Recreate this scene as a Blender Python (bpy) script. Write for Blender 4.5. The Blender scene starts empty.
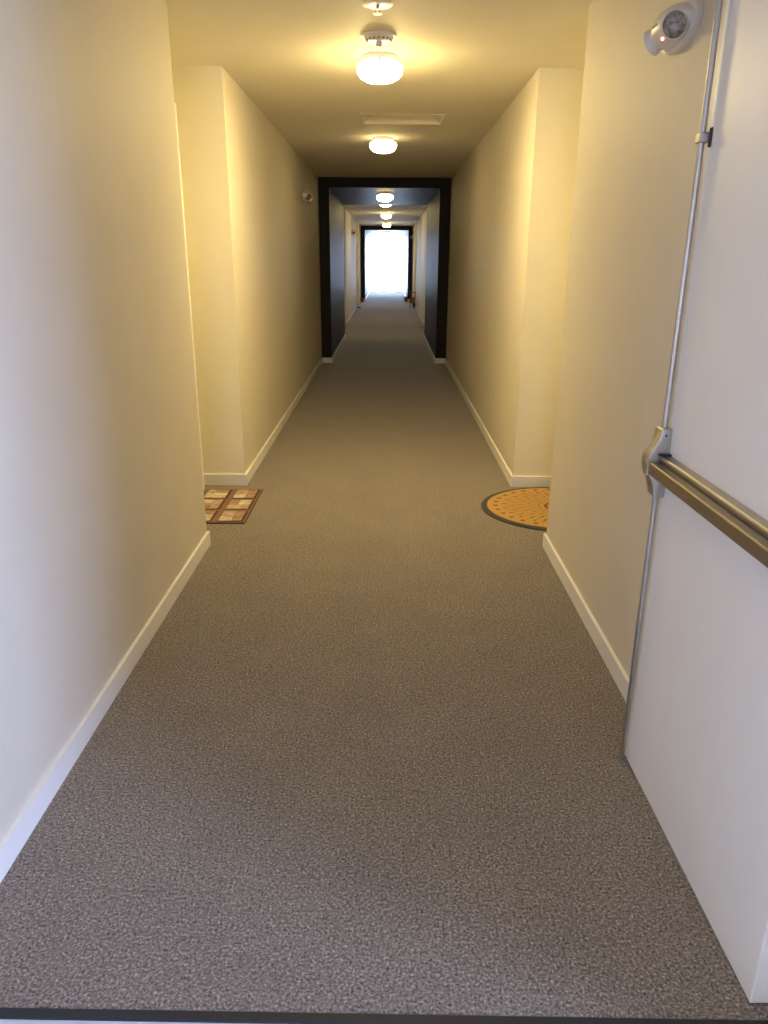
import bpy, bmesh, math, random
from mathutils import Vector, Matrix
random.seed(4)
S = bpy.context.scene
COL = S.collection

# ------------------------------------------------------------------ layout (metres; camera stands at x=0, y=0, z=1.6)
XL, XR, H = -1.045, 0.933, 2.724          # corridor walls and ceiling
NL, NR = -1.360, 1.275                    # back walls of the side alcoves
YT = 1.216                                # start of the carpet
Y0 = 1.15                                 # start of the corridor (partition with the open door)
A1 = (4.0755, 5.2976)                     # first pair of alcoves
D1 = (12.08, 15.96)                       # dark passage
A2 = (15.96, 19.3)
A3 = (25.7, 28.4)
D2 = (30.2, 37.9)                         # second dark passage, glazed at its end
DL, DR, DH = -0.888, 0.768, 2.583         # opening of the dark passages
CX = -0.057                               # centre line

# ------------------------------------------------------------------ materials
def nodes(name):
    m = bpy.data.materials.new(name); m.use_nodes = True
    nt = m.node_tree
    return m, nt, nt.nodes['Principled BSDF']
def N(nt, t, **kw):
    n = nt.nodes.new(t)
    for k, v in kw.items():
        if hasattr(n, k) and not k in n.inputs: setattr(n, k, v)
        else: n.inputs[k].default_value = v
    return n
def ramp(nt, stops):
    r = nt.nodes.new('ShaderNodeValToRGB'); e = r.color_ramp.elements
    while len(e) < len(stops): e.new(0.5)
    for i, (p, c) in enumerate(stops):
        e[i].position = p; e[i].color = (*c, 1)
    return r
def bump(nt, b, src, strength, dist):
    n = nt.nodes.new('ShaderNodeBump'); n.inputs['Strength'].default_value = strength
    n.inputs['Distance'].default_value = dist
    nt.links.new(src, n.inputs['Height']); nt.links.new(n.outputs['Normal'], b.inputs['Normal'])
def plain(name, col, rough=0.5, metal=0.0, var=0.04, scale=30, bs=0.0, bd=0.002):
    """paint / metal / rubber: colour with faint noise variation, optional bump"""
    m, nt, b = nodes(name)
    tc = N(nt, 'ShaderNodeTexCoord')
    no = N(nt, 'ShaderNodeTexNoise'); no.inputs['Scale'].default_value = scale; no.inputs['Detail'].default_value = 3
    nt.links.new(tc.outputs['Object'], no.inputs['Vector'])
    r = ramp(nt, [(0.3, [c*(1-var) for c in col]), (0.7, [min(1, c*(1+var)) for c in col])])
    nt.links.new(no.outputs['Fac'], r.inputs['Fac']); nt.links.new(r.outputs['Color'], b.inputs['Base Color'])
    b.inputs['Roughness'].default_value = rough; b.inputs['Metallic'].default_value = metal
    if bs:
        n2 = N(nt, 'ShaderNodeTexNoise'); n2.inputs['Scale'].default_value = 220; n2.inputs['Detail'].default_value = 2
        nt.links.new(tc.outputs['Object'], n2.inputs['Vector']); bump(nt, b, n2.outputs['Fac'], bs, bd)
    return m
def emissive(name, col, strength):
    m, nt, b = nodes(name)
    b.inputs['Base Color'].default_value = (0.9, 0.88, 0.82, 1)
    b.inputs['Roughness'].default_value = 0.3
    b.inputs['Emission Color'].default_value = (*col, 1); b.inputs['Emission Strength'].default_value = strength
    return m
def carpet():
    m, nt, b = nodes('loop_carpet')
    tc = N(nt, 'ShaderNodeTexCoord')
    mp = N(nt, 'ShaderNodeMapping'); nt.links.new(tc.outputs['Object'], mp.inputs['Vector'])
    n1 = N(nt, 'ShaderNodeTexNoise'); n1.inputs['Scale'].default_value = 135; n1.inputs['Detail'].default_value = 4; n1.inputs['Roughness'].default_value = .75
    vo = N(nt, 'ShaderNodeTexVoronoi'); vo.inputs['Scale'].default_value = 165
    n3 = N(nt, 'ShaderNodeTexNoise'); n3.inputs['Scale'].default_value = 3.5; n3.inputs['Detail'].default_value = 4
    for n in (n1, vo, n3): nt.links.new(mp.outputs['Vector'], n.inputs['Vector'])
    r1 = ramp(nt, [(0.34, (.050, .041, .036)), (0.46, (.220, .187, .158)), (0.55, (.300, .257, .218)), (0.68, (.62, .54, .47))])
    nt.links.new(n1.outputs['Fac'], r1.inputs['Fac'])
    r2 = ramp(nt, [(0.0, (1.18, 1.18, 1.18)), (0.75, (.70, .70, .70))])
    nt.links.new(vo.outputs['Distance'], r2.inputs['Fac'])
    mx = nt.nodes.new('ShaderNodeMixRGB'); mx.blend_type = 'MULTIPLY'; mx.inputs[0].default_value = 1
    nt.links.new(r1.outputs['Color'], mx.inputs[1]); nt.links.new(r2.outputs['Color'], mx.inputs[2])
    r3 = ramp(nt, [(0.3, (.94, .94, .94)), (0.7, (1.05, 1.05, 1.05))]); nt.links.new(n3.outputs['Fac'], r3.inputs['Fac'])
    m2 = nt.nodes.new('ShaderNodeMixRGB'); m2.blend_type = 'MULTIPLY'; m2.inputs[0].default_value = 1
    nt.links.new(mx.outputs['Color'], m2.inputs[1]); nt.links.new(r3.outputs['Color'], m2.inputs[2])
    nt.links.new(m2.outputs['Color'], b.inputs['Base Color'])
    b.inputs['Roughness'].default_value = 0.95
    b.inputs['Specular IOR Level'].default_value = 0.15
    b.inputs['Sheen Weight'].default_value = .30; b.inputs['Sheen Roughness'].default_value = .3
    bump(nt, b, vo.outputs['Distance'], 0.5, 0.004)
    return m
def glass(name='clear_glass', tint=(.93, .96, .96)):
    m = bpy.data.materials.new(name); m.use_nodes = True; nt = m.node_tree; nt.nodes.clear()
    o = nt.nodes.new('ShaderNodeOutputMaterial'); t = nt.nodes.new('ShaderNodeBsdfTransparent'); g = nt.nodes.new('ShaderNodeBsdfGlossy')
    t.inputs['Color'].default_value = (*tint, 1)
    g.inputs['Roughness'].default_value = 0.02
    f = nt.nodes.new('ShaderNodeFresnel'); f.inputs['IOR'].default_value = 1.45
    mx = nt.nodes.new('ShaderNodeMixShader')
    nt.links.new(f.outputs[0], mx.inputs[0]); nt.links.new(t.outputs[0], mx.inputs[1]); nt.links.new(g.outputs[0], mx.inputs[2])
    nt.links.new(mx.outputs[0], o.inputs['Surface'])
    return m
def coir():
    """orange half-round mat: rays fanning from the middle of the straight side, rings and a dotted border, in the mat's own axes"""
    m, nt, b = nodes('patterned_coir')
    L = nt.links.new
    tc = N(nt, 'ShaderNodeTexCoord'); sp = N(nt, 'ShaderNodeSeparateXYZ'); L(tc.outputs['Object'], sp.inputs[0])
    def M(op, a, c=None):
        n = nt.nodes.new('ShaderNodeMath'); n.operation = op
        for i, v in enumerate((a, c)):
            if v is None: continue
            if isinstance(v, (int, float)): n.inputs[i].default_value = v
            else: L(v, n.inputs[i])
        return n.outputs[0]
    x = M('DIVIDE', sp.outputs[0], 0.52); y = M('DIVIDE', sp.outputs[1], 0.455)
    r = M('SQRT', M('ADD', M('MULTIPLY', x, x), M('MULTIPLY', y, y)))
    a = M('ARCTAN2', y, M('MULTIPLY', x, -1.0))
    rays = M('GREATER_THAN', M('SINE', M('MULTIPLY', a, 46)), 0.35)
    wav = M('GREATER_THAN', M('SINE', M('ADD', M('MULTIPLY', a, 24), M('MULTIPLY', r, 30))), 0.5)
    mid = M('MULTIPLY', M('GREATER_THAN', r, 0.34), M('LESS_THAN', r, 0.80))
    rays = M('MULTIPLY', M('MULTIPLY', rays, mid), M('ADD', M('MULTIPLY', wav, .5), .35))
    ring = M('MULTIPLY', M('GREATER_THAN', M('SINE', M('MULTIPLY', r, 62)), 0.1), M('LESS_THAN', r, 0.32))
    dots = M('MULTIPLY', M('GREATER_THAN', M('SINE', M('MULTIPLY', a, 30)), 0.55), M('MULTIPLY', M('GREATER_THAN', r, 0.845), M('LESS_THAN', r, 0.905)))
    tot = M('MINIMUM', M('ADD', M('ADD', rays, ring), dots), 1.0)
    mx = nt.nodes.new('ShaderNodeMixRGB'); L(M('MULTIPLY', tot, .95), mx.inputs[0])
    mx.inputs[1].default_value = (.47, .28, .085, 1); mx.inputs[2].default_value = (.17, .07, .02, 1)
    no = N(nt, 'ShaderNodeTexNoise'); no.inputs['Scale'].default_value = 260
    rr = ramp(nt, [(0.3, (.75, .75, .75)), (0.7, (1.15, 1.15, 1.15))]); L(tc.outputs['Object'], no.inputs['Vector']); L(no.outputs['Fac'], rr.inputs['Fac'])
    m2 = nt.nodes.new('ShaderNodeMixRGB'); m2.blend_type = 'MULTIPLY'; m2.inputs[0].default_value = 1
    L(mx.outputs[0], m2.inputs[1]); L(rr.outputs[0], m2.inputs[2]); L(m2.outputs[0], b.inputs['Base Color'])
    b.inputs['Roughness'].default_value = .9
    bump(nt, b, no.outputs['Fac'], .6, .003)
    return m
def stone(name, c1, c2):
    m, nt, b = nodes(name); tc = N(nt, 'ShaderNodeTexCoord')
    no = N(nt, 'ShaderNodeTexNoise'); no.inputs['Scale'].default_value = 28; no.inputs['Detail'].default_value = 6
    r = ramp(nt, [(0.38, c1), (0.62, c2)])
    nt.links.new(tc.outputs['Object'], no.inputs['Vector']); nt.links.new(no.outputs['Fac'], r.inputs['Fac']); nt.links.new(r.outputs['Color'], b.inputs['Base Color'])
    b.inputs['Roughness'].default_value = .9
    return m

PAINT = plain('cream_wall_paint', (.66, .605, .505), .62, bs=.12, var=.015, scale=4)
NICHE = plain('lamp_lightened_alcove_paint', (.84, .79, .62), .6, bs=.12, var=.015, scale=4)  # alcove walls coloured lighter to stand in for the lamp light on them
CEIL = plain('cream_ceiling_paint', (.80, .74, .58), .75, bs=.12, var=.015, scale=4)
TRIM = plain('white_trim_paint', (.82, .81, .79), .38, var=.01)
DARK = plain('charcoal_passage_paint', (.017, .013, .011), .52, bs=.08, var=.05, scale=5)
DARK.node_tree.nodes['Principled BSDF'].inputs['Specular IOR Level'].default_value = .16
CARPET = carpet()
DOORP = plain('white_door_paint', (.80, .775, .735), .45, var=.012, scale=6, bs=.05)
STEEL = plain('brushed_stainless_steel', (.46, .445, .43), .38, 1.0, var=.05)
BRONZE = plain('satin_bronze_metal', (.27, .22, .155), .42, .85, var=.06, scale=14)
RAILM = plain('light_bronze_metal', (.42, .38, .32), .40, .8, var=.05, scale=14)
BLACK = plain('black_plastic', (.012, .012, .013), .5)
RUBBER = plain('dark_rubber', (.040, .038, .040), .7, bs=.2)
THRESH = plain('dark_metal_threshold', (.020, .021, .028), .45, .2)
LOBBYF = plain('pale_stone_floor', (.62, .63, .66), .5, var=.06, scale=7)
PLAST = plain('white_plastic', (.78, .76, .72), .4, var=.01)
LENS = plain('grey_faceted_lens', (.30, .27, .25), .18, .45, var=.5, scale=90, bs=.7)
GLASS = glass(); TINTED = glass('grey_tinted_glass', (.63, .575, .53)); PALE = glass('pale_tinted_glass', (.82, .85, .95))  # unseen lobby panes tinted to dim and balance the daylight they let in
COIR = coir()
ALU = plain('pale_aluminium', (.75, .77, .80), .4, .6)
CONC = plain('pale_concrete', (.72, .72, .72), .8, var=.05)
MATB = plain('reddish_brown_mat_border', (.20, .105, .075), .85)
MATD = plain('dark_brown_mat_groove', (.075, .035, .025), .9)
ST1 = stone('beige_stone_print', (.42, .34, .26), (.60, .53, .43))
ST2 = stone('pink_brown_stone_print', (.28, .16, .11), (.40, .26, .19))
ST3 = stone('tan_stone_print', (.32, .22, .15), (.48, .37, .27))
CLAY = plain('terracotta', (.22, .11, .08), .75)
WOOD = plain('dark_brown_wood', (.075, .038, .02), .5, var=.2)
TANW = plain('tan_basket_weave', (.28, .17, .08), .8, var=.25, scale=60)
DMAT = plain('dark_fibre', (.020, .018, .018), .9)
GMAT = plain('grey_beige_fibre', (.26, .23, .19), .9, var=.2, scale=80)
LEAF = plain('dull_green_leaf', (.06, .10, .03), .6)

# ------------------------------------------------------------------ mesh helpers
def obj(name, bm, mats, parent=None, smooth=False, bevel=0, seg=2, **props):
    me = bpy.data.meshes.new(name)
    bmesh.ops.recalc_face_normals(bm, faces=bm.faces)
    bm.to_mesh(me); bm.free()
    for m in (mats if isinstance(mats, (list, tuple)) else [mats]): me.materials.append(m)
    if smooth:
        for p in me.polygons: p.use_smooth = True
    o = bpy.data.objects.new(name, me); COL.objects.link(o)
    if parent: o.parent = parent
    if bevel:
        b = o.modifiers.new('bevel', 'BEVEL'); b.width = bevel; b.segments = seg; b.limit_method = 'ANGLE'; b.angle_limit = math.radians(35)
    if smooth:
        e = o.modifiers.new('edges', 'EDGE_SPLIT'); e.split_angle = math.radians(42)
    for k, v in props.items(): o[k] = v
    return o
def thing(name, loc, label=None, category=None, group=None, kind=None, rotz=0):
    o = bpy.data.objects.new(name, None); COL.objects.link(o); o.location = loc; o.rotation_euler[2] = rotz
    o.empty_display_size = .1
    if label: o['label'] = label
    if category: o['category'] = category
    if group: o['group'] = group
    if kind: o['kind'] = kind
    return o
def box(bm, x0, x1, y0, y1, z0, z1, mi=0):
    vs = [bm.verts.new((x, y, z)) for z in (z0, z1) for x, y in ((x0, y0), (x1, y0), (x1, y1), (x0, y1))]
    for q in ((3, 2, 1, 0), (4, 5, 6, 7), (0, 1, 5, 4), (1, 2, 6, 5), (2, 3, 7, 6), (3, 0, 4, 7)):
        f = bm.faces.new([vs[i] for i in q]); f.material_index = mi
    return bm
def B(*a): return box(bmesh.new(), *a)
def prism(pts, z0, z1, axis='z', bm=None, mi=0):
    """extrude a closed outline; axis says which way"""
    bm = bm or bmesh.new()
    def P(p, t):
        return (p[0], p[1], t) if axis == 'z' else ((p[0], t, p[1]) if axis == 'y' else (t, p[0], p[1]))
    a = [bm.verts.new(P(p, z0)) for p in pts]; b = [bm.verts.new(P(p, z1)) for p in pts]
    n = len(pts)
    fs = [bm.faces.new(a[::-1]), bm.faces.new(b)]
    for i in range(n): fs.append(bm.faces.new((a[i], a[(i+1) % n], b[(i+1) % n], b[i])))
    for f in fs: f.material_index = mi
    return bm
def lathe(prof, n=40, bm=None, c=(0, 0, 0), mi=0):
    """profile of (r, z) revolved about z"""
    bm = bm or bmesh.new(); rings = []
    for r, z in prof:
        if r < 1e-6: rings.append([bm.verts.new((c[0], c[1], c[2]+z))])
        else: rings.append([bm.verts.new((c[0]+r*math.cos(2*math.pi*i/n), c[1]+r*math.sin(2*math.pi*i/n), c[2]+z)) for i in range(n)])
    for a, b in zip(rings, rings[1:]):
        for i in range(n):
            j = (i+1) % n
            if len(a) == 1 and len(b) == 1: continue
            q = [a[0], b[j], b[i]] if len(a) == 1 else ([a[i], a[j], b[0]] if len(b) == 1 else [a[i], a[j], b[j], b[i]])
            f = bm.faces.new(q); f.material_index = mi
    return bm
def rod(bm, p, q, r, n=16):
    p, q = Vector(p), Vector(q); d = q-p
    m = Matrix.Translation((p+q)/2) @ d.to_track_quat('Z', 'Y').to_matrix().to_4x4()
    bmesh.ops.create_cone(bm, cap_ends=True, segments=n, radius1=r, radius2=r, depth=d.length, matrix=m)
    return bm
def copy_tree(o, parent=None):
    c = o.copy(); COL.objects.link(c)
    if parent: c.parent = parent
    for ch in list(o.children): copy_tree(ch, c)
    return c

# ------------------------------------------------------------------ the shell
T = 0.25
def side(s, X, NX):
    """outline of one long wall with its three alcoves, seen from above"""
    back = NX + s*0.16
    p = [(back, Y0), (X, Y0), (X, A1[0]), (NX, A1[0]), (NX, A1[1]), (X, A1[1]), (X, A2[0]), (NX, A2[0]), (NX, A2[1]), (X, A2[1]),
         (X, A3[0]), (NX, A3[0]), (NX, A3[1]), (X, A3[1]), (X, 38.2), (back, 38.2)]
    return p
def struct(name, bm, m, **kw): return obj(name, bm, m, kind='structure', **kw)
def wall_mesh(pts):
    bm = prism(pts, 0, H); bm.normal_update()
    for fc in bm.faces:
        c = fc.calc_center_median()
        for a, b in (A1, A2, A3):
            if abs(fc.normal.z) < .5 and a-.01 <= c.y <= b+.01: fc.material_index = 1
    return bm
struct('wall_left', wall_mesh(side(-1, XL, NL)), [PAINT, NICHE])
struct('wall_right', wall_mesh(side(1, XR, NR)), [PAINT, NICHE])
YA, YB = YT+.008, YT-.008    # the carpet's cut edge runs slightly askew
struct('floor', prism([(-1.06, YA), (.95, YB), (1.7, YB), (1.7, 38.2), (-1.7, 38.2), (-1.7, YA)], -0.12, 0.0), CARPET)
GX, GY, GW, GD = .115, 7.15, .345, .24    # opening for the ceiling grille
bm = B(-1.7, 1.7, Y0, GY-GD, H, H+.15); box(bm, -1.7, 1.7, GY+GD, 38.2, H, H+.15)
box(bm, -1.7, GX-GW, GY-GD, GY+GD, H, H+.15); box(bm, GX+GW, 1.7, GY-GD, GY+GD, H, H+.15)
struct('ceiling', bm, CEIL)
# dark passages: side walls and lowered soffit
e = 0.0
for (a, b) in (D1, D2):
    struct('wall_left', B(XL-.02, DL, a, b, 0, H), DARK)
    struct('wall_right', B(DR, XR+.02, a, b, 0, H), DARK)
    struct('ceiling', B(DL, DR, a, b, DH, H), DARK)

# baseboards: one strip per wall following its corners
BH, BT = 0.082, 0.014
def baseboard(path, inward, name):
    """path: points along the wall; the board stands BT off it on its right (inward=-1) or left (+1) hand"""
    n = len(path); out = []
    for i in range(n):
        p = Vector(path[i]); ns = []
        if i > 0: d = (p-Vector(path[i-1])).normalized(); ns.append(Vector((-d.y, d.x))*inward)
        if i < n-1: d = (Vector(path[i+1])-p).normalized(); ns.append(Vector((-d.y, d.x))*inward)
        o = ns[0]*BT if len(ns) == 1 else (ns[0]+ns[1])*BT
        out.append(p+o)
    bm = bmesh.new()
    for i in range(n-1):
        prism([path[i], path[i+1], out[i+1], out[i]], 0, BH, bm=bm)
    bmesh.ops.remove_doubles(bm, verts=bm.verts, dist=1e-5)
    struct(name, bm, TRIM)
CAS0, CAS1 = .10, .10   # room left for the door casings in the alcoves
def run(X, NX, DX, s, name):
    inw = -1 if s < 0 else 1
    g = BT
    baseboard([(X, Y0+.01), (X, A1[0]), (NX, A1[0]), (NX, A1[0]+.06)], inw, name)
    baseboard([(NX, A1[1]-.06), (NX, A1[1]), (X, A1[1]), (X, D1[0]), (DX, D1[0]), (DX, D1[1]), (X, D1[1]), (NX, D1[1]), (NX, D1[1]+.5)], inw, name)
    baseboard([(NX, A2[1]-.5), (NX, A2[1]), (X, A2[1]), (X, A3[0]), (NX, A3[0]), (NX, A3[0]+.4)], inw, name)
    baseboard([(NX, A3[1]-.4), (NX, A3[1]), (X, A3[1]), (X, D2[0]), (DX, D2[0]), (DX, D2[1]-.02)], inw, name)
run(XL, NL, DL, -1, 'baseboard_left')
run(XR, NR, DR, 1, 'baseboard_right')

# metal threshold under the open door, and the pale lobby floor in front of it
struct('trim_1', prism([(-1.05, YA-.024), (.95, YB-.024), (.95, YB), (-1.05, YA)], -.01, .004), THRESH, bevel=.002)
struct('floor', prism([(-2.3, -2.8), (2.2, -2.8), (2.2, 1.0), (.95, YB-.024), (-1.05, YA-.024), (-2.3, 1.0)], -0.12, -0.002), LOBBYF)
# the lobby the photographer stands in: partition, walls, windows
struct('wall_front', B(-2.3, -1.0, 1.0, 1.15, 0, 2.9), PAINT)
struct('wall_front', B(0.93, 2.35, 1.0, 1.15, 0, 2.9), PAINT)
struct('wall_front', B(-1.0, 0.93, 1.0, 1.15, 2.48, 2.9), PAINT)
struct('ceiling', B(-2.45, 2.35, -2.95, 1.15, 2.9, 3.0), CEIL)
def wall_hole(name, axis, pos, a0, a1, h0, h1, w0, w1):
    """wall slab standing across `axis` with one rectangular opening"""
    bm = bmesh.new(); p0, p1 = pos
    def bb(u0, u1, z0, z1):
        if axis == 'y': box(bm, u0, u1, p0, p1, z0, z1)
        else: box(bm, p0, p1, u0, u1, z0, z1)
    bb(a0, w0, 0, 2.9); bb(w1, a1, 0, 2.9); bb(w0, w1, 0, h0); bb(w0, w1, h1, 2.9)
    struct(name, bm, PAINT)
wall_hole('wall_back', 'y', (-2.95, -2.8), -2.45, 2.35, .7, 2.2, -.6, .35)
wall_hole('wall_right', 'x', (2.2, 2.35), -2.8, 1.15, .3, 2.4, -.50, 0.45)
wall_hole('wall_left', 'x', (-2.45, -2.3), -2.8, 1.15, .8, 2.0, -.5, 0.05)
def window(name, axis, pos, u0, u1, z0, z1, mulls=1):
    w = bpy.data.objects.new(name, None); COL.objects.link(w); w['kind'] = 'structure'
    f = .05; bm = bmesh.new()
    def bb(b, a0, a1, c0, c1, d0, d1):
        if axis == 'y': box(b, a0, a1, pos+d0, pos+d1, c0, c1)
        else: box(b, pos+d0, pos+d1, a0, a1, c0, c1)
    bb(bm, u0, u1, z0, z0+f, 0, .06); bb(bm, u0, u1, z1-f, z1, 0, .06)
    bb(bm, u0, u0+f, z0+f, z1-f, 0, .06); bb(bm, u1-f, u1, z0+f, z1-f, 0, .06)
    for k in range(mulls):
        u = u0+(u1-u0)*(k+1)/(mulls+1); bb(bm, u-.02, u+.02, z0+f, z1-f, .005, .055)
    obj('window_frame', bm, ALU, w)
    g = bmesh.new(); bb(g, u0+f, u1-f, z0+f, z1-f, .026, .032)
    obj('pane', g, {'window_1': GLASS, 'window_3': PALE}.get(name, TINTED), w)
    return w
window('window_2', 'y', -2.9, -.6, .35, .7, 2.2)
window('added_window', 'x', -2.40, -.5, .05, .8, 2.0, 0)  # unseen window added to brighten the open door
window('window_3', 'x', 2.25, -.50, 0.45, .3, 2.4, 0)
window('window_1', 'y', D2[1]+.02, DL, DR, 0, DH, 0)
struct('wall_end', B(-1.55, DL, 38.2, 38.35, 0, H), PAINT)
struct('wall_end', B(DR, 1.5, 38.2, 38.35, 0, H), PAINT)
obj('terrace_slab', B(-6, 6, 38.2, 46, -.16, -.02), CONC, kind='structure')

# ------------------------------------------------------------------ doors in the alcoves
def alcove_door(name, NX, s, y0, y1, top=2.44):
    """closed white door with casing on the alcove's back wall; s = direction out of the wall"""
    d = bpy.data.objects.new(name, None); COL.objects.link(d); d['kind'] = 'structure'
    d.location = (NX, (y0+y1)/2, 0); w = (y1-y0)/2; c = .055
    def fx(a, b): return sorted((a*s, b*s))
    bm = bmesh.new(); x0, x1 = fx(0.0, .038)
    box(bm, x0, x1, -w, -w+c, 0, top+c); box(bm, x0, x1, w-c, w, 0, top+c); box(bm, x0, x1, -w+c, w-c, top, top+c)
    obj('door_frame', bm, TRIM, d, bevel=.003)
    x0, x1 = fx(0.0, .010)
    leaf = obj('door_panel', B(x0, x1, -w+c+.003, w-c-.003, .008, top-.003), DOORP, d)
    bm = bmesh.new(); hy = -w+c+.07
    rod(bm, (s*.010, hy, 1.0), (s*.016, hy, 1.0), .026, 24); rod(bm, (s*.016, hy, 1.0), (s*.052, hy, 1.0), .009)
    rod(bm, (s*.050, hy-.008, 1.0), (s*.050, hy+.11, 1.0), .008)
    obj('door_handle', bm, STEEL, leaf, smooth=True)
    return d
alcove_door('door_2', NL, 1, A1[0]+.075, A1[1]-.105, 2.44)
alcove_door('door_3', NR, -1, A1[0]+.075, A1[1]-.075, 2.44)
alcove_door('door_4', NL, 1, 16.6, 17.65); alcove_door('door_5', NR, -1, 16.6, 17.65)
alcove_door('door_6', NL, 1, 26.4, 27.45); alcove_door('door_7', NR, -1, 26.4, 27.45)

# ------------------------------------------------------------------ the open door with its panic bar
# local axes: y runs along the leaf from hinge (0) to latch edge (.905), x=0 is the face towards the corridor, -x points into the corridor
DW = .912
ang = math.atan2(0.832-0.816, 2.163-1.252)
door = thing('door_1', (0.832, 1.247, 0), 'open white door with a bronze and steel push bar across it', None, kind='structure', rotz=ang)
DZ = 2.42
leaf = obj('door_panel', B(0, .045, 0, DW, .004, DZ), DOORP, door, bevel=.0025)
for z in (0.274, 1.05, 1.82, 2.25):
    bm = bmesh.new()
    box(bm, .004, .038, -.0025, .001, z-.057, z+.057)
    rod(bm, (.050, -.006, z-.057), (.050, -.006, z+.057), .0075)
    h = obj('hinge', bm, STEEL, door)
# rail, push pad
rail = obj('push_bar_rail', prism([(0, 1.008), (-.026, 1.010), (-.028, 1.014), (-.028, 1.058), (-.025, 1.063), (0, 1.065)], .050, .84, axis='y'), RAILM, door, bevel=.0015, label='light bronze rail fixed to the door')
obj('groove', B(-.035, -.0275, .055, .84, 1.012, 1.036), BLACK, rail)
pad = prism([(-.034, 1.013), (-.058, 1.010), (-.061, 1.013), (-.061, 1.043), (-.058, 1.047), (-.034, 1.048)], .055, .850, axis='y')
pad_o = obj('push_pad', pad, BRONZE, door, bevel=.0012, label='darker bronze push pad')
bm = bmesh.new(); rod(bm, (-.0618, .800, 1.029), (-.060, .800, 1.029), .003)
obj('screw', bm, BLACK, pad_o)
obj('end_cap', B(-.064, 0, .012, .050, 1.004, 1.068), STEEL, door, bevel=.006)
# centre case at the latch edge: bell shaped profile extruded along the leaf
prof = [(-.0005, 1.141), (-.026, 1.141), (-.030, 1.138), (-.032, 1.128), (-.035, 1.112), (-.041, 1.096), (-.050, 1.080), (-.057, 1.066), (-.060, 1.050), (-.0605, 1.034), (-.058, 1.016),
        (-.052, 1.000), (-.044, .986), (-.038, .970), (-.034, .952), (-.033, .940), (-.029, .936), (-.0005, .936)]
case = obj('latch_case', prism(prof, .850, .905, axis='y'), STEEL, door, smooth=True, bevel=.004, seg=3, label='brushed steel bell-shaped latch case')
obj('pad_collar', prism([(-.0335, 1.007), (-.066, 1.007), (-.066, 1.052), (-.0335, 1.052)], .838, .852, axis='y'), STEEL, case, bevel=.002)
obj('painted_shade_strip', prism([(-.001, 1.0655), (-.034, 1.0655), (-.034, 1.070), (-.001, 1.070)], .832, .851, axis='y'), BLACK, case)  # solid black strip painting the shade where rail meets case
bm = bmesh.new(); rod(bm, (-.018, .8475, 1.122), (-.018, .852, 1.122), .003); obj('screw', bm, BLACK, case)
# vertical rods
for z0, z1 in ((1.135, DZ-.03), (.006, .942)):
    bm = bmesh.new(); rod(bm, (-.015, .876, z0), (-.015, .876, z1), .0080, 20)
    obj('latch_rod', bm, STEEL, door, smooth=True)
# guide clamp on the upper rod
g = obj('rod_guide', B(-.027, -.0005, .860, .890, 1.882, 1.906), STEEL, door, bevel=.003)
obj('guide_plate', B(-.0045, .0, .848, .862, 1.870, 1.916), BLACK, g, bevel=.002)
obj('latch_head', B(-.034, 0, .850, .895, DZ-.08, DZ-.01), STEEL, door, bevel=.004)
# steel strip on the latch edge
obj('edge_strip', B(-.0015, .0465, DW-.012, DW+.0015, .013, DZ-.001), STEEL, door)

# ------------------------------------------------------------------ ceiling lights
LG = 'flush ceiling lights down the corridor'
def ceiling_light(x, y, z, mats, label):
    t = thing('ceiling_light', (x, y, z), label, 'ceiling light', LG)
    t.scale = (1, 1, .80)
    obj('ceiling_pan', lathe([(0, 0), (.100, 0), (.104, -.006), (.100, -.036), (.090, -.044), (0, -.044)], 48), PLAST, t, smooth=True)
    bm = lathe([(.085, -.0445), (.118, -.050), (.131, -.060)], 56, mi=0)
    lathe([(.131, -.060), (.136, -.074), (.135, -.098), (.129, -.118)], 56, bm, mi=1)
    lathe([(.129, -.118), (.112, -.144), (.082, -.163), (.045, -.173), (0, -.176)], 56, bm, mi=2)
    bmesh.ops.remove_doubles(bm, verts=bm.verts, dist=1e-5)
    obj('glass_shade', bm, mats, t, smooth=True)
    for k in range(3):
        a = math.radians(30+120*k); bm = bmesh.new()
        ca, sa = math.cos(a), math.sin(a)
        rod(bm, (.095*ca, .095*sa, -.036), (.142*ca, .142*sa, -.056), .005, 10)
        rod(bm, (.142*ca, .142*sa, -.054), (.142*ca, .142*sa, -.100), .005, 10)
        obj('clip', bm, STEEL, t, smooth=True)
    return t
WARM = (1.0, .765, .33)
RIM = emissive('lit_shade_rim', (1.0, .86, .55), 4)      # the glass glows least near the ceiling and most over the bulbs
def shade(n, a, b): return [RIM, emissive(n+'_side', WARM, a), emissive(n+'_bowl', WARM, b)]
E1 = shade('lit_shade_bright', 22, 320)
E2 = shade('lit_shade_dim', 11, 26)
E3 = shade('lit_shade_far', 34, 75)
LBL = ['large lit domed ceiling light, nearest to the camera', 'lit ceiling light beyond the ceiling grille, second from the camera',
       'lit ceiling light under the soffit of the nearer dark passage', 'lit ceiling light half hidden behind the edge of the nearer dark soffit',
       'lit ceiling light halfway between the two dark passages', 'lit ceiling light just in front of the far dark passage', 'farthest ceiling light, under the soffit against the bright end window']
for (y, z, m), l in zip([(5.03, H, E1), (8.2, H, E2), (12.9, DH, E2), (16.5, H, E3), (21.4, H, E3), (27.4, H, E3), (32.4, DH, E2)], LBL):
    ceiling_light(CX, y, z, m, l)

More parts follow.
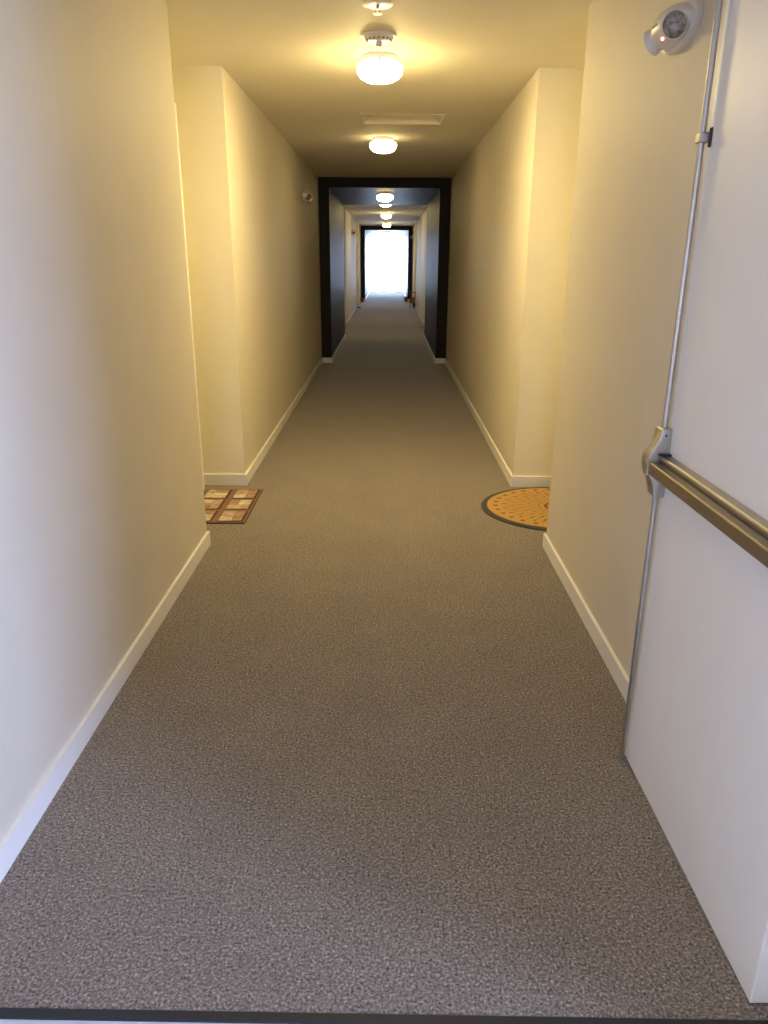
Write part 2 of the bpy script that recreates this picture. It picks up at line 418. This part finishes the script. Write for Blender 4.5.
# ------------------------------------------------------------------ smoke detector, sprinkler, ceiling grille
t = thing('smoke_detector', (CX, 4.585, H), 'round white smoke detector on the ceiling in front of the nearest light', 'smoke detector')
obj('base_plate', lathe([(0, 0), (.092, 0), (.095, -.004), (.093, -.012), (.060, -.016), (0, -.016)], 40), PLAST, t, smooth=True)
obj('sensor_head', lathe([(.080, -.014), (.076, -.022), (.056, -.032), (.030, -.035), (0, -.035)], 40), PLAST, t, smooth=True)
bm = bmesh.new()
for k in range(16):
    a = 2*math.pi*k/16; rod(bm, (.060*math.cos(a), .060*math.sin(a), -.0305), (.072*math.cos(a), .072*math.sin(a), -.0245), .0028, 8)
obj('vent_slot', bm, BLACK, t)
obj('sensor_chamber', lathe([(.018, -.034), (.017, -.052), (.012, -.057), (0, -.058)], 24), PLAST, t, smooth=True)
t = thing('sprinkler', (CX, 4.07, H), 'small round ceiling sprinkler nearest to the top edge of the photo', 'sprinkler')
obj('escutcheon', lathe([(0, 0), (.070, 0), (.072, -.003), (.050, -.008), (.026, -.006), (0, -.006)], 36), PLAST, t, smooth=True)
bm = bmesh.new(); rod(bm, (0, 0, -.005), (0, 0, -.024), .008, 12)
rod(bm, (.010, 0, -.022), (.010, 0, -.042), .002, 8); rod(bm, (-.010, 0, -.022), (-.010, 0, -.042), .002, 8)
obj('sprinkler_frame', bm, STEEL, t)
obj('deflector', lathe([(0, -.040), (.018, -.041), (.018, -.043), (0, -.043)], 20), STEEL, t)

t = thing('ceiling_grille', (0.115, 7.15, H), 'rectangular recessed grille on the ceiling between the two nearest lights', 'ceiling grille')
def frustum(x, y, x2, y2, z0, z1):
    bm = bmesh.new(); a = [bm.verts.new((sx*x, sy*y, z0)) for sx, sy in ((-1, -1), (1, -1), (1, 1), (-1, 1))]
    b = [bm.verts.new((sx*x2, sy*y2, z1)) for sx, sy in ((-1, -1), (1, -1), (1, 1), (-1, 1))]
    for i in range(4): bm.faces.new((a[i], a[(i+1) % 4], b[(i+1) % 4], b[i]))
    bm.faces.new(b); bm.faces.new(a[::-1]); return bm
# sloping sides rise into the ceiling around a flat inner plate
t.location = (GX, GY, H)
bm = bmesh.new(); q = ((-1, -1), (1, -1), (1, 1), (-1, 1))
lv = [[bm.verts.new((sx*x, sy*y, z)) for sx, sy in q] for x, y, z in ((GW+.012, GD+.012, 0), (GW+.012, GD+.012, -.004), (GW-.004, GD-.004, -.004), (GW-.10, GD-.05, .085), (0.0, 0.0, 0))[:4]]
for a, b in zip(lv, lv[1:]):
    for i in range(4): bm.faces.new((a[i], a[(i+1) % 4], b[(i+1) % 4], b[i]))
obj('grille_frame', bm, CEIL, t)
obj('grille_plate', B(-(GW-.10), GW-.10, -(GD-.05), GD-.05, .083, .087), CEIL, t)

# ------------------------------------------------------------------ emergency lights: oval body on the wall with a lamp looking each way
def emergency(x, y, z, s, label, sc=1.0):
    """local +x points out of the wall"""
    t = thing('emergency_light', (x, y, z), label, 'emergency light', 'oval emergency lights on the corridor walls', rotz=0 if s > 0 else math.pi)
    t.scale = (sc, sc, sc)
    # back plate
    bm = bmesh.new(); n = 40
    prism([(.175*math.cos(2*math.pi*i/n), .074*math.sin(2*math.pi*i/n)) for i in range(n)], -.002, .022, axis='x', bm=bm)
    obj('back_plate', bm, PLAST, t, smooth=True, bevel=.004)
    # domed body
    bm = bmesh.new(); bmesh.ops.create_uvsphere(bm, u_segments=48, v_segments=24, radius=1)
    for v in bm.verts:
        x_, y_, z_ = v.co
        v.co = Vector((.020+.077*math.copysign(abs(x_)**.9, x_), .140*math.copysign(abs(y_)**.95, y_), .060*z_))
    bmesh.ops.bisect_plane(bm, geom=bm.verts[:]+bm.edges[:]+bm.faces[:], plane_co=(.020, 0, 0), plane_no=(1, 0, 0), clear_inner=True)
    obj('housing', bm, PLAST, t, smooth=True)
    for e_ in (-1, 1):
        d = Vector((.56, e_*.74, -.36)).normalized()
        c = Vector((.060, e_*.101, -.018))
        q = d.to_track_quat('Z', 'Y').to_matrix().to_4x4()
        bm = bmesh.new()
        lathe([(.036, -.035), (.042, .004), (.044, .012), (.043, .016), (.039, .012), (.039, .004)], 36, bm)
        bmesh.ops.transform(bm, matrix=Matrix.Translation(c) @ q, verts=bm.verts)
        head = obj('lamp_head', bm, PLAST, t, smooth=True)
        bm = bmesh.new(); lathe([(.0395, .009), (.034, .015), (.020, .020), (0, .021)], 36, bm)
        bmesh.ops.transform(bm, matrix=Matrix.Translation(c) @ q, verts=bm.verts)
        obj('lens', bm, LENS, head, smooth=True)
    obj('slot', B(.091, .0985, -.022, .022, -.002, .005), BLACK, t)
    bm = bmesh.new(); bmesh.ops.create_uvsphere(bm, u_segments=12, v_segments=8, radius=.0045, matrix=Matrix.Translation((.076, .030, -.044)))
    obj('indicator_lamp', bm, LED, t, label='tiny glowing red indicator')
    return t
LED = emissive('red_indicator_glow', (1.0, .22, .10), 14)
emergency(XR, 2.75, 2.300, -1, 'white oval emergency light on the right wall above the open door', .93)
emergency(XL, 10.0, 2.315, 1, 'small white emergency light high on the left wall before the dark passage')
emergency(XL, 23.0, 2.29, 1, 'tiny emergency light on the left wall beyond the nearer dark passage')
emergency(XR, 29.4, 2.32, -1, 'tiny emergency light on the far right wall before the far dark passage')

# ------------------------------------------------------------------ door mats
# left: printed stone mat, 2 x 3 panels
x0, x1, y0, y1 = -1.300, -.893, 4.437, 5.165
t = thing('doormat', ((x0+x1)/2, (y0+y1)/2, 0), 'rectangular brown doormat printed with stone blocks, on the carpet at left', 'doormat')
hx, hy = (x1-x0)/2, (y1-y0)/2
obj('mat_backing', B(-hx, hx, -hy, hy, 0, .006), MATD, t, bevel=.002)
bm = box(bmesh.new(), -hx+.006, hx-.006, -hy+.006, hy-.006, .0055, .009, 0)
cols = [(-hx+.026, -.026), (.026, hx-.030)]
rows = [(-hy+.03+k*(2*hy-.06+.045)/3, -hy+.03+(k+1)*(2*hy-.06+.045)/3-.045) for k in range(3)]
for ci, (a, b) in enumerate(cols):
    for ri, (c, d) in enumerate(rows):
        box(bm, a-.003, b+.014, c-.008, d+.006, .0085, .0102, 1)
        k = (ci+ri) % 2; mid = a+(b-a)*(.58 if k else .42); ym = c+(d-c)*(.45 if ci else .6)
        P = [(a, mid, c, ym), (a, mid, ym, d), (mid, b, c, d)] if k else [(a, b, c, ym), (a, mid, ym, d), (mid, b, ym, d)]
        for j, (p, q, r_, s_) in enumerate(P):
            box(bm, p+.002, q-.002, r_+.002, s_-.002, .0100, .0125, 2+((ci*2+ri*3+j*2+k) % 3))
obj('printed_face', bm, [MATB, MATD, ST1, ST2, ST3], t)
# right: half-round coir mat
Yc, Xc, ra, rb = 4.79, 1.195, .550, .480
t = thing('doormat', (Xc, Yc, 0), 'half-round orange coir doormat with a dark rubber rim, on the carpet at right', 'doormat')
def half(a, b, n=48, x=0.0): return [(x, b)] + [(x-a*math.sin(math.pi*i/n), b*math.cos(math.pi*i/n)) for i in range(1, n)] + [(x, -b)]
obj('rubber_rim', prism(half(ra, rb), 0, .009), RUBBER, t, bevel=.003)
obj('coir_face', prism(half(ra-.042, rb-.040, x=-.004), .0088, .014), COIR, t, bevel=.003)
# mats far down the corridor
t = thing('doormat', (-1.07, 26.05, 0), 'small dark doormat at the far left alcove', 'doormat')
obj('mat_backing', B(-.17, .17, -.26, .26, 0, .008), RUBBER, t, bevel=.002); obj('fibre_face', B(-.155, .155, -.245, .245, .0078, .016), DMAT, t, bevel=.002)
t = thing('doormat', (.99, 18.95, 0), 'thin greyish beige doormat at the right, past the nearer dark passage', 'doormat')
obj('mat_backing', B(-.21, .21, -.30, .30, 0, .007), RUBBER, t, bevel=.002); obj('fibre_face', B(-.20, .20, -.285, .29, .0068, .013), GMAT, t, bevel=.002)

# ------------------------------------------------------------------ small things at the far right and left
t = thing('plant_stand', (.83, 26.0, 0), 'dark brown slatted plant stand by the far right wall', 'plant stand')
for sx in (-.085, .075):
    for sy in (-.09, .09):
        bm = B(sx, sx+.016, sy-.008, sy+.008, 0, .50); obj('leg', bm, WOOD, t)
obj('shelf', B(-.10, .10, -.11, .11, .498, .520), WOOD, t); obj('shelf', B(-.085, .09, -.095, .095, .16, .178), WOOD, t)
obj('panel', B(.0, .085, -.100, -.092, .02, .160), WOOD, t)
t = thing('basket', (.83, 26.0, .1785), 'tan woven basket on the lower shelf of the plant stand', 'basket')
obj('basket_body', lathe([(0, 0), (.055, 0), (.072, .10), (.076, .17), (.070, .17), (.062, .02), (0, .02)], 24), TANW, t, smooth=True)
t = thing('flower_pot', (.70, 29.9, 0), 'low terracotta flowerpot by the far right passage corner', 'flower pot')
obj('pot_body', lathe([(0, 0), (.055, 0), (.080, .11), (.088, .11), (.088, .14), (.076, .14), (.070, .12), (0, .12)], 28), CLAY, t, smooth=True)
bm = bmesh.new()
for k in range(9):
    a = k*2.4; r = .03+.006*k
    bmesh.ops.create_uvsphere(bm, u_segments=8, v_segments=6, radius=.03, matrix=Matrix.Translation((r*math.cos(a)*.6, r*math.sin(a)*.6, .14+.008*(k % 4))))
obj('foliage', bm, LEAF, t, smooth=True)
t = thing('flower_pot', (-.965, 29.3, 0), 'low terracotta flowerpot by the far left passage corner', 'flower pot')
obj('pot_body', lathe([(0, 0), (.050, 0), (.072, .11), (.078, .11), (.078, .14), (.068, .14), (.062, .12), (0, .12)], 28), CLAY, t, smooth=True)

# ------------------------------------------------------------------ sky, camera
w = bpy.data.worlds.new('sky'); S.world = w; w.use_nodes = True
bg = w.node_tree.nodes['Background']; bg.inputs['Color'].default_value = (.60, .72, 1.0, 1); bg.inputs['Strength'].default_value = 47.0
def portal(loc, rot, sx, sy):
    l = bpy.data.lights.new('window_portal', 'AREA'); l.shape = 'RECTANGLE'; l.size = sx; l.size_y = sy; l.cycles.is_portal = True
    o = bpy.data.objects.new('window_portal', l); o.location = loc; o.rotation_euler = rot; COL.objects.link(o)
portal((-.125, -2.97, 1.45), (math.pi/2, 0, 0), .95, 1.5)                # faces +y
portal((-2.47, -.225, 1.4), (math.pi/2, 0, -math.pi/2), .55, 1.2)
portal((2.37, -.025, 1.35), (math.pi/2, 0, math.pi/2), .95, 2.1)   # faces -x
portal((CX, 38.4, 1.3), (-math.pi/2, 0, 0), 1.7, 2.6)                 # faces -y

f, p, y, r = 746.5808, .3285, .0032, .0061
cp, sp = math.cos(p), math.sin(p)
F = Vector((0, cp, -sp)); U = Vector((0, sp, cp)); R = Vector((1, 0, 0))
R, U = math.cos(r)*R+math.sin(r)*U, -math.sin(r)*R+math.cos(r)*U
Z = Matrix.Rotation(y, 3, 'Z'); R, U, F = Z@R, Z@U, Z@F
cam = bpy.data.cameras.new('camera'); co = bpy.data.objects.new('camera', cam); COL.objects.link(co)
m = Matrix((R, U, -F)).transposed().to_4x4(); m.translation = (0, 0, 1.6); co.matrix_world = m
cam.sensor_fit = 'VERTICAL'; cam.sensor_height = 36; cam.sensor_width = 36; cam.lens = f*36/1024; cam.clip_start = .02; cam.clip_end = 200
S.camera = co
S.view_settings.view_transform = 'Standard'; S.view_settings.look = 'None'; S.view_settings.gamma = 1; S.view_settings.exposure = 0
S.view_settings.use_curve_mapping = False
